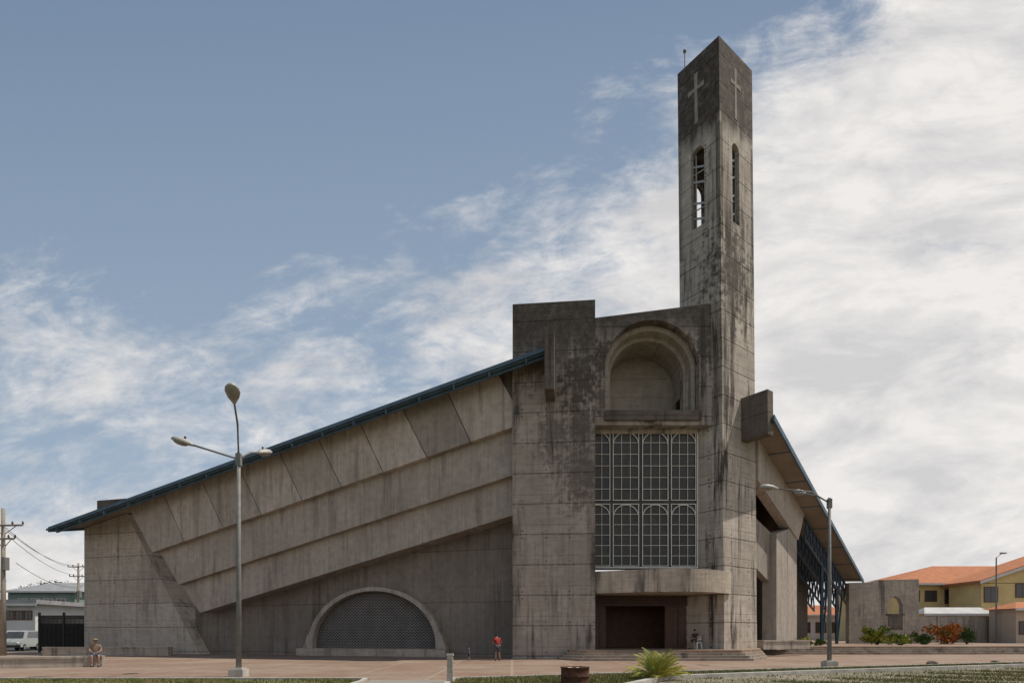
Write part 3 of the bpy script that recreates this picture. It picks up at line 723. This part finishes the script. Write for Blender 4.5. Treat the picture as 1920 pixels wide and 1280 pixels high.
palm((4.95, 19.7, 0), 54, 1.15, 'bushy yellow green young palm on the grass strip near the drum', M_palm, lo=.3, fat=1.5)
def bush(loc, rx, rz, n, mat, label, ls=.12, cat='bush', name='bush', group=None):
    t = thing(name, label, cat, loc, group); o = Vector(loc)
    bm = B(); cl = []
    for i in range(9):
        a = random.uniform(0, 2*PI); r = random.uniform(0, .85)
        cl.append((o+Vector((math.cos(a)*r*rx, math.sin(a)*r*rx, rz*random.uniform(.35, 1.6))), random.uniform(.22, .42)))
    for i in range(n):
        c, r = random.choice(cl); d = Vector((random.gauss(0,1), random.gauss(0,1), random.gauss(0,1))).normalized()
        p = c + Vector((d.x*rx*r, d.y*rx*r, d.z*rz*r*1.2))*random.uniform(.5, 1.15)
        if p.z < o.z: p.z = o.z+.05
        u = Vector((random.gauss(0,1), random.gauss(0,1), random.gauss(0,.7)+.5)).normalized(); v = u.cross(Vector((random.random(), random.random(), .3))).normalized()
        s = ls*random.uniform(.6, 1.4)
        bm.faces.new([bm.verts.new(p), bm.verts.new(p+u*s*.5+v*s*.22), bm.verts.new(p+u*s), bm.verts.new(p+u*s*.5-v*s*.22)])
    obj('foliage', bm, mat, t)
    bm = B()
    for c, r in cl[:6]: tube(bm, [o, o.lerp(c, .5)+Vector((.05,0,0)), c], [.04*rx, .025*rx, .01], 5)
    obj('stems', bm, plain('bark', (.10,.075,.05), .9), t)
M_yg = foliage('yellow_green_leaves', (.18,.22,.03), (.38,.35,.06), (.08,.13,.03))
M_red = foliage('red_leaves', (.34,.07,.03), (.50,.18,.04), (.12,.15,.03))
M_gr = foliage('green_leaves', (.035,.075,.02), (.09,.14,.03), (.05,.09,.03))
bush((at(1645,1200,52).x, 52, .6), 1.4, .8, 800, M_yg, 'yellow green bush in front of the freestanding arched wall', .3)
bush((at(1688,1200,50).x, 50, .6), 1.3, .5, 600, M_yg, 'lower yellow green bush right of the arched window opening', .28)
bush((at(1775,1200,55).x, 55, .6), 1.9, 1.1, 1200, M_red, 'red leaved croton bush in front of the grey boundary wall', .32)
bush((at(1812,1200,54).x, 54, .6), .9, .8, 450, M_gr, 'small green bush just right of the red bush', .28)
bush((at(1730,1200,53).x, 53, .6), .9, .5, 450, M_gr, 'low green plant just left of the red bush', .28)
bush((at(1512,1204,46).x, 46, .6), .55, .35, 300, M_yg, 'small yellow plant beside the pillar of the right wing', .2)
bush((at(1537,1204,48).x, 48, .6), .6, .3, 300, M_gr, 'small green plant under the blue steel truss', .2)

# freestanding arched wall
Yr = 58
t = thing('ruined_wall', 'freestanding grey concrete wall with a pointed arch opening right of the church', 'wall', (at(1655,1200,Yr).x, Yr, .6))
kk = Yr/F; X = lambda px: (px-960)*kk; Zp = lambda py: EYE+(HZ-py)*kk
ar = [(X(1664), Zp(1150)), (X(1693), Zp(1150)), (X(1693), Zp(1133)), (X(1688), Zp(1122)), (X(1678.5), Zp(1116)), (X(1669), Zp(1122)), (X(1664), Zp(1133))]
bm = B(); prism(bm, [(X(1592), .5), (X(1723), .5), (X(1723), Zp(1085)), (X(1640), Zp(1087)), (X(1632), Zp(1091)), (X(1592), Zp(1092))], Yr, Yr+.6, FX, [ar]); obj('wall_body', bm, M_low, t)
bm = B()
prism(bm, [(X(1661), Zp(1150)-.15), (X(1696), Zp(1150)-.15), (X(1696), Zp(1150)), (X(1661), Zp(1150))], Yr-.12, Yr+.7, FX)
prism(bm, [(X(1665), Zp(1180)), (X(1692), Zp(1180)), (X(1692), Zp(1152)), (X(1665), Zp(1152))], Yr-.05, Yr-.003, FX); obj('sill', bm, M_dark, t)
t = thing('boundary_wall', 'long grey block boundary wall behind the red bush', 'wall', (56, 64, .6))
bm = B(); box(bm, X(1722)*64/58, 60, 64, 64.25, .5, 3.5); obj('wall_body', bm, M_low, t)
bm = B()
for x in (47.2, 50.2, 53.2, 56.2, 59.2): box(bm, x, x+.3, 63.85, 63.998, .5, 3.62)
obj('piers', bm, M_low, t)

# ------------------------------------------------------------------ houses
M_yel = plain('yellow_render', (.64,.51,.24), .85, 0, .2, .6)
M_tile = NT('orange_roof_tile')
def tile():
    t = M_tile; P = t.pos(); x, y, z = t.sep(P)
    w = t.math('SINE', t.math('MULTIPLY', x, 22)); n = t.noise(P, 1.5, 6, .7)
    c = t.mix(t.mr(n, .35, .65), (.52,.20,.085), (.36,.14,.065)); c = t.mix(t.mr(w, -.2, 1, 0, .35), c, (.22,.085,.045))
    t.bump(w, .5, .05); return t.out(c, .85)
M_tile = tile()
M_white = plain('white_render', (.62,.61,.58), .85, 0, .15, .6)
M_teal = plain('teal_render', (.19,.26,.23), .85, 0, .25, .6)
M_beige = plain('beige_render', (.46,.37,.28), .85, 0, .15, .6)
M_win = plain('house_window_glass', (.05,.055,.06), .15, 0, .3, 2, .6)
M_brown = plain('brown_joinery', (.13,.06,.03), .6)
M_zinc = plain('grey_sheet_roof', (.33,.33,.33), .6, .2, .3, 1)
def house(label, x0, x1, y0, y1, z0, z1, zr_, wall, roof, wins, over=.6, hip=2.0, name='house', framem=None, kind='hip', ridge=None):
    t = thing(name, label, 'house' if name == 'house' else 'building', ((x0+x1)/2, (y0+y1)/2, z0))
    bm = B(); box(bm, x0, x1, y0, y1, z0-.1, z1); obj('wall', bm, wall, t)
    bm = B(); a, b, c, d = x0-over, x1+over, y0-over, y1+over; ym = (c+d)/2
    if kind == 'flat': box(bm, a, b, c, d, z1, zr_)
    elif kind == 'rake':
        prism(bm, [(a, z1-.05), (b, zr_-.3), (b, zr_), (a, z1+.25)], c, d, FX)
    else:
        v = [bm.verts.new(p) for p in ((a,c,z1),(b,c,z1),(b,d,z1),(a,d,z1),(a+hip,ym,zr_),(b-(ridge or hip),ym,zr_))]
        for q in ((0,1,5,4),(1,2,5),(2,3,4,5),(3,0,4),(3,2,1,0)): bm.faces.new([v[i] for i in q])
    r = obj('roof', bm, roof, t)
    if kind == 'rake':
        bm = B(); prism(bm, [(x0, z1-.06), (x1, z1-.06), (x1, zr_-.35-.0), ], y0, y0+.2, FX); obj('gable_wall', bm, wall, t)
        bm = B(); prism(bm, [(a, z1-.2), (b, zr_-.45), (b, zr_-.12), (a, z1+.13)], c-.07, c-.003, FX); obj('fascia_board', bm, M_white, r)
    else:
        bm = B(); box(bm, a, b, c-.06, c-.003, z1-.22, z1+.03); obj('gutter', bm, M_white, r)
    for (wx, wz, ww, wh) in wins:
        bm = B(); prism(bm, [(wx-.1, wz-.1), (wx+ww+.1, wz-.1), (wx+ww+.1, wz+wh+.1), (wx-.1, wz+wh+.1)], y0-.08, y0-.003, FX, [[(wx, wz), (wx+ww, wz), (wx+ww, wz+wh), (wx, wz+wh)]])
        box(bm, wx+ww/2-.03, wx+ww/2+.03, y0-.06, y0-.01, wz, wz+wh)
        f = obj('window', bm, framem or M_brown, t)
        bm = B(); box(bm, wx, wx+ww, y0-.045, y0-.02, wz, wz+wh); obj('pane', bm, M_win, f)
    return t
def hp(px, Y): return (px-960)/F*Y
def hz(py, Y): return EYE+(HZ-py)/F*Y
Y = 76
house('yellow two storey house with orange tiled roof behind the boundary wall', hp(1672,Y), hp(1990,Y), Y, Y+13, .6, hz(1094,Y), hz(1060,Y+6), M_yel, M_tile,
      [(hp(1772,Y), hz(1130,Y), 2.2, 1.7), (hp(1700,Y), hz(1126,Y), 1.6, 1.3), (hp(1735,Y), hz(1126,Y), 1.4, 1.3)], .9, 11, ridge=1)
Y = 70
house('yellow house with a brown window and rising roof edge at the right', hp(1840,Y), hp(1990,Y), Y, Y+5.2, .6, hz(1092,Y), hz(1030,Y), M_yel, M_tile,
      [(hp(1846,Y), hz(1127,Y), 1.5, 1.7), (hp(1905,Y), hz(1118,Y), 1.5, 1.5)], .7, 5.5, kind='rake')
Y = 67
house('low annex with grey sheet roof just over the boundary wall', hp(1735,Y), hp(1860,Y), Y, Y+2.0, .6, hz(1150,Y), hz(1138,Y+1), M_yel, M_zinc, [(hp(1755,Y), 1.5, 1.2, 1.0)], .4, 1.0)
Y = 60
house('beige walled house with orange roof at the far right edge', hp(1905,Y), hp(1990,Y), Y, Y+3.4, .6, hz(1140,Y), hz(1128,Y+2), M_beige, M_tile, [(hp(1912,Y), 1.6, .9, 1.2)], .5, 2.0)
Y = 95
house('low orange roofed house seen under the church roof truss', hp(1478,Y), hp(1602,Y), Y, Y+8, .6, hz(1152,Y), hz(1134,Y+4), M_white, M_tile, [(hp(1500,Y), 1.8, 1.6, 1.6), (hp(1530,Y), 1.8, 1.6, 1.6), (hp(1560,Y), 1.8, 1.6, 1.6)], .6, 3)
Y = 90
house('teal green building with grey roof beyond the left street', hp(15,Y), hp(140,Y), Y, Y+12, 0, hz(1108,Y), hz(1092,Y+6), M_teal, M_zinc, [(hp(35+i*24,Y), hz(1138,Y), 1.3, 1.3) for i in range(4)], .7, 3, 'building', M_white)
Y = 66
house('white two storey shop building at the left edge', hp(-60,Y), hp(66,Y), Y, Y+10, 0, hz(1132,Y), hz(1124,Y), M_white, M_zinc, [(hp(-4+i*17,Y), hz(1160,Y), .75, .9) for i in range(4)] + [(hp(-4+i*20,Y), .3, .9, 1.5) for i in range(3)], .8, 3, 'building', M_brown, 'flat')
Y = 78
house('low building with a red roof edge between the white and teal buildings', hp(60,Y), hp(150,Y), Y, Y+8, 0, hz(1140,Y), hz(1133,Y), M_white, plain('red_sheet_roof', (.35,.07,.05), .6), [(hp(72+i*20,Y), hz(1165,Y), 1.0, 1.2) for i in range(3)], .5, 2, 'building', M_brown, 'flat')
def tree(loc, r, h, label):
    t = thing('tree', label, 'tree', loc, 'trees behind the street buildings'); o = Vector(loc)
    bm = B(); tube(bm, [o, o+Vector((.2,0,h*.35)), o+Vector((0,.1,h*.6))], [.35,.28,.18], 8)
    cl = []
    for i in range(14):
        a = random.uniform(0, 2*PI); q = random.uniform(.1, .85)
        c = o+Vector((math.cos(a)*q*r, math.sin(a)*q*r, h*random.uniform(.5, .9))); cl.append((c, random.uniform(.8, 1.6)))
        tube(bm, [o+Vector((0,.1,h*.45)), o.lerp(c, .6)+Vector((0,0,h*.2)), c], [.12,.08,.03], 5)
    obj('trunk', bm, plain('bark', (.10,.075,.05), .9), t)
    bm = B()
    for i in range(3000):
        c, q = random.choice(cl); d = Vector((random.gauss(0,1), random.gauss(0,1), random.gauss(0,.75))).normalized()
        p = c+d*q*random.uniform(.5,1.1); u = Vector((random.gauss(0,1), random.gauss(0,1), random.gauss(0,1))).normalized(); v = u.orthogonal().normalized(); s = random.uniform(.25,.5)
        bm.faces.new([bm.verts.new(p), bm.verts.new(p+u*s*.5+v*s*.3), bm.verts.new(p+u*s), bm.verts.new(p+u*s*.5-v*s*.3)])
    obj('crown', bm, M_gr, t)
for px, Yb, r_, h_, lb in ((100, 120, 4, 12.5, 'green tree above the teal roof in the middle'), (140, 125, 4.5, 14, 'taller green tree beside the church corner far off'), (60, 118, 3.5, 11.6, 'leftmost green tree above the teal roof'), (122, 122, 4, 13.2, 'green tree second from the church corner far off')):
    tree((hp(px, Yb), Yb, 0), r_, h_, lb)

t = thing('gate', 'dark metal gate between the street and the church corner', 'gate', (-37.5, 49, 0)); M_gate = plain('dark_gate_metal', (.025,.025,.025), .5, .4)
Y = 49; xa, xb = hp(74, Y), hp(166, Y)
bm = B(); bar(bm, (xa, Y, .2), (xb, Y, .2), .07); bar(bm, (xa, Y, 2.9), (xb, Y, 2.9), .07); bar(bm, (xa, Y, 1.5), (xb, Y, 1.5), .06); obj('frame', bm, M_gate, t)
bm = B(); x = xa
while x < xb: bar(bm, (x, Y, .1), (x, Y, 3.15), .06); x += .11
obj('bars', bm, M_gate, t)
bm = B(); box(bm, xa, xb, Y+.06, Y+.09, .15, 2.45); obj('backing_sheet', bm, M_gate, t)
for x in (xa, (xa+xb)/2): bm = B(); bar(bm, (x, Y, -.05), (x, Y, 3.4), .14); obj('post', bm, M_gate, t)

def vehicle(name, label, cat, loc, rot, L, W, H, paint, van=True):
    t = thing(name, label, cat, (0,0,0)); M_t = plain('tyre_rubber', (.02,.02,.02), .8); MP = plain('car_paint', paint, .3, .1, .05, 2, .6)
    if van: pr = [(-L/2,.35),(L/2,.35),(L/2,.8),(L/2-.15,1.0),(L/2-.9,1.15),(L/2-1.4,H-.1),(L/2-1.8,H),(-L/2+.15,H),(-L/2,H-.3)]
    else: pr = [(-L/2,.3),(L/2,.3),(L/2,.65),(L/2-.9,.85),(L/2-1.5,H-.05),(L/2-1.8,H),(-L/2+.9,H),(-L/2+.3,.95),(-L/2,.9)]
    bm = B(); prism(bm, pr, -W/2, W/2, lambda a, z, w: Vector((w*(1-.12*max(0, (z-.9)/H)), -a, z))); obj('body', bm, MP, t)
    zt, zb_ = H-.12, (1.15 if van else .9)
    bm = B(); a = L/2-.9 if van else L/2-.95; b = L/2-1.4 if van else L/2-1.5
    v = [bm.verts.new(p) for p in ((-W*.42, -a-.03, zb_+.03), (W*.42, -a-.03, zb_+.03), (W*.38, -b-.035, zt), (-W*.38, -b-.035, zt))]; bm.faces.new(v); obj('windscreen', bm, M_win, t)
    bm = B()
    v = [bm.verts.new(p) for p in ((-W*.4, L/2+.01, zb_+.1), (W*.4, L/2+.01, zb_+.1), (W*.36, L/2-.0+.01 if van else L/2-.6, zt-.15), (-W*.36, L/2+.01 if van else L/2-.6, zt-.15))]; bm.faces.new(v); obj('rear_window', bm, M_win, t)
    for s in (-1, 1):
        bm = B()
        f = lambda y, z: Vector((s*(W/2*(1-.12*max(0,(z-.9)/H))+.012), y, z))
        bm.faces.new([bm.verts.new(f(*q)) for q in ((-L/2+1.35 if van else -L/2+1.6, zb_+.05), (L/2-.35 if van else L/2-.9, zb_+.05), (L/2-.4 if van else L/2-1.1, zt), (-L/2+1.75 if van else -L/2+1.8, zt))]); obj('side_window', bm, M_win, t)
        for y in (-L/2+.8, L/2-.8):
            bm = B(); tube(bm, [(s*(W/2-.2), y, .32), (s*(W/2+.02), y, .32)], .32, 18); wv = obj('wheel', bm, M_t, t)
            bm = B(); tube(bm, [(s*(W/2), y, .32), (s*(W/2+.03), y, .32)], .19, 12); obj('rim', bm, M_steel, wv)
        bm = B(); ball(bm, (s*W*.38, -L/2, .72), (.14,.05,.09), 8, 6); obj('headlight', bm, M_pl, t)
        bm = B(); box(bm, s*W*.42-.07, s*W*.42+.07, L/2-.02, L/2+.02, .8, 1.1); obj('tail_light', bm, plain('red_lens', (.4,.02,.02), .3), t)
    bm = B(); box(bm, -W/2+.02, W/2-.02, -L/2-.08, -L/2+.05, .32, .55); obj('bumper', bm, M_t, t)
    t.location = loc; t.rotation_euler = (0,0,rot)
vehicle('parked_van', 'pale silver van parked on the street at the left edge', 'van', (hp(38, 55), 55, 0), .35, 4.4, 1.7, 1.9, (.34,.36,.34))
vehicle('parked_car', 'blue car parked behind the silver van by the gate', 'car', (hp(68, 60), 60, 0), .4, 4.2, 1.7, 1.45, (.03,.12,.32), False)

M_pole = concrete('pole_concrete', base=(.22,.20,.17), light=(.28,.26,.23), lines=0, ties=False, weather=.4)
def upole(x, y, h, label, arms):
    t = thing('utility_pole', label, 'utility pole', (x, y, 0), 'utility poles along the street')
    bm = B(); tube(bm, [(x, y, -.1), (x, y, h)], [.2, .12], 10); obj('pole', bm, M_pole, t, True)
    for (z, w) in arms:
        bm = B(); bar(bm, (x-w, y, z), (x+w, y-.2, z), .1, .12); bar(bm, (x-w*.6, y, z), (x, y, z-.7), .04); bar(bm, (x+w*.6, y, z), (x, y, z-.7), .04); a = obj('crossarm', bm, M_pole, t)
        for k in (-1, -.5, .5, 1):
            bm = B(); tube(bm, [(x+k*w*.95, y-.1, z+.05), (x+k*w*.95, y-.1, z+.15), (x+k*w*.95, y-.1, z+.3)], [.04, .07, .04], 8); obj('insulator', bm, M_brown, a)
    bm = B(); tube(bm, [(x+.35, y-.2, h*.58), (x+.35, y-.2, h*.58+.9)], .22, 12); tube(bm, [(x+.1, y-.1, h*.6), (x+.35, y-.2, h*.6)], .05, 6); obj('transformer', bm, M_steel, t)
upole(hp(6, 42), 42, hz(953, 42), 'concrete utility pole with crossarms at the left edge', [(hz(985, 42), 1.6), (hz(1010, 42), 1.0)])
upole(hp(147, 78), 78, hz(1055, 78), 'distant utility pole partly hidden by the church corner', [(hz(1062, 78), 1.4), (hz(1080, 78), 1.2)])
for i, (ya, yb) in enumerate(((985, 1062), (990, 1066), (1012, 1080), (1060, 1100))):
    a = Vector((hp(6 + (i-1)*12, 42), 42, hz(ya, 42)+.2)); b = Vector((hp(147+(i-1)*4, 78), 78, hz(yb, 78)+.2)); bm = B()
    tube(bm, [a.lerp(b, u/12)-Vector((0, 0, 4*.8*(u/12)*(1-u/12))) for u in range(13)], .02, 5)
    w = obj('power_line', bm, M_gate); tag(w, ('upper', 'second from top', 'third from top', 'lowest')[i] + ' dark power line sagging between the two utility poles', 'power line', 'power lines at the left edge')
t = thing('street_lamp', 'distant slim street lamp in front of the yellow house at right', 'street lamp', (hp(1868, 62), 62, .6))
x = hp(1868, 62); bm = B(); tube(bm, [(x, 62, .5), (x, 62, hz(1045, 62)), (x+.5, 62, hz(1038, 62))], [.1, .06, .05], 8); obj('pole', bm, M_steel, t)
bm = B(); ball(bm, (x+.75, 62, hz(1036, 62)), (.42, .2, .12), 10, 6); obj('lamp_head', bm, M_lampm, t, True)
palm((hp(1893, 62.8), 62.8, .6), 12, 2.0, 'small palm standing beside the beige house at the right', M_gr, trunk=2.6, lo=.2)

# ------------------------------------------------------------------ world
W = bpy.data.worlds.new('World'); bpy.context.scene.world = W; W.use_nodes = True
class WT(NT):
    def __init__(s): s.t = W.node_tree; s.b = s.t.nodes['Background']
w = WT()
sund = Vector((.97, .08, 0)).normalized(); EL = math.radians(60)
sun_dir = Vector((sund.x*math.cos(EL), sund.y*math.cos(EL), math.sin(EL)))
sky = w.n('ShaderNodeTexSky', sky_type='NISHITA'); sky.sun_disc = False; sky.sun_elevation = EL; sky.sun_rotation = math.atan2(sund.x, sund.y)
sky.air_density = 1.0; sky.dust_density = 1.5; sky.ozone_density = 1.5
G = w.n('ShaderNodeTexCoord').outputs['Generated']; dx, dy, dz = w.sep(G)
yy = w.math('MAXIMUM', w.math('ABSOLUTE', dy), .12)
u = w.math('DIVIDE', dx, yy); v = w.math('DIVIDE', w.math('MAXIMUM', dz, 0), yy)
comb = w.n('ShaderNodeCombineXYZ'); w.put(comb.inputs[0], u); w.put(comb.inputs[1], v); uv = comb.outputs[0]
ramp = w.n('ShaderNodeValToRGB'); cr = ramp.color_ramp; cr.interpolation = 'EASE'
st = [(0, .61), (.17, .54), (.32, .56), (.47, .70), (.6, .86), (.7, 1.02), (.78, 1.14), (1, 1.45)]
while len(cr.elements) < len(st): cr.elements.new(.5)
for e, (p, h) in zip(cr.elements, st): e.position = p; e.color = (h/1.5, h/1.5, h/1.5, 1)
w.put(ramp.inputs[0], w.mr(u, -.9, .9))
hB = w.math('MULTIPLY', ramp.outputs[0], 1.5)
d = w.math('SUBTRACT', hB, v)
vr = w.n('ShaderNodeVectorRotate', rotation_type='Z_AXIS'); vr.inputs['Angle'].default_value = math.radians(-7); w.put(vr.inputs['Vector'], uv)
q1 = w.vmul(vr.outputs[0], (1.0, 2.4, 1)); q2 = w.vmul(vr.outputs[0], (1.0, 1.6, 1))
n1 = w.noise(q1, 2.6, 13, .62, .5); n2 = w.noise(q2, 8.0, 11, .66, .6); n4 = w.noise(q1, 22, 8, .6, .3)
nn = w.math('ADD', w.math('ADD', w.math('MULTIPLY', n1, .55), w.math('MULTIPLY', n2, .31)), w.math('MULTIPLY', n4, .14))
cap = w.math('MAXIMUM', w.mr(u, -.2, .45, .035, .26), w.mr(v, .30, .06, .02, .20))
slope = w.mr(u, -.6, .2, .5, .80)
e = w.math('ADD', nn, w.math('MINIMUM', w.math('MULTIPLY', d, slope), cap))
m = w.mr(e, .46, .70, 0, .96, smooth=True)
n3 = w.noise(q1, 3.8, 12, .62, .3)
cloud = w.mix(w.mr(n3, .38, .60), (6.5, 6.4, 6.45), (8.9, 8.6, 8.3))
hsv = w.n('ShaderNodeHueSaturation'); hsv.inputs['Saturation'].default_value = .8; w.put(hsv.inputs['Color'], sky.outputs[0])
blue = w.mix(.85, hsv.outputs[0], w.mix(w.mr(v, .25, 1.15), (3.5, 4.5, 5.7), (1.85, 2.65, 3.9)))
final = w.mix(m, blue, cloud)
w.put(w.b.inputs['Color'], final); w.b.inputs['Strength'].default_value = .1
sl = bpy.data.lights.new('sun', 'SUN'); sl.energy = 4.2; sl.angle = math.radians(.5); sl.color = (1, .93, .83)
so = bpy.data.objects.new('sun', sl); C.objects.link(so); so.rotation_euler = sun_dir.to_track_quat('Z', 'Y').to_euler()

# ------------------------------------------------------------------ camera
cam = bpy.data.cameras.new('camera'); co = bpy.data.objects.new('camera', cam); C.objects.link(co)
cam.sensor_width = 36; cam.lens = F/1920*36; cam.shift_y = (HZ-640)/1920; cam.clip_end = 5000
co.location = (0, 0, EYE); co.rotation_euler = (PI/2, 0, 0)
bpy.context.scene.camera = co
s = bpy.context.scene; s.view_settings.view_transform = 'Standard'; s.view_settings.look = 'None'; s.view_settings.exposure = 0
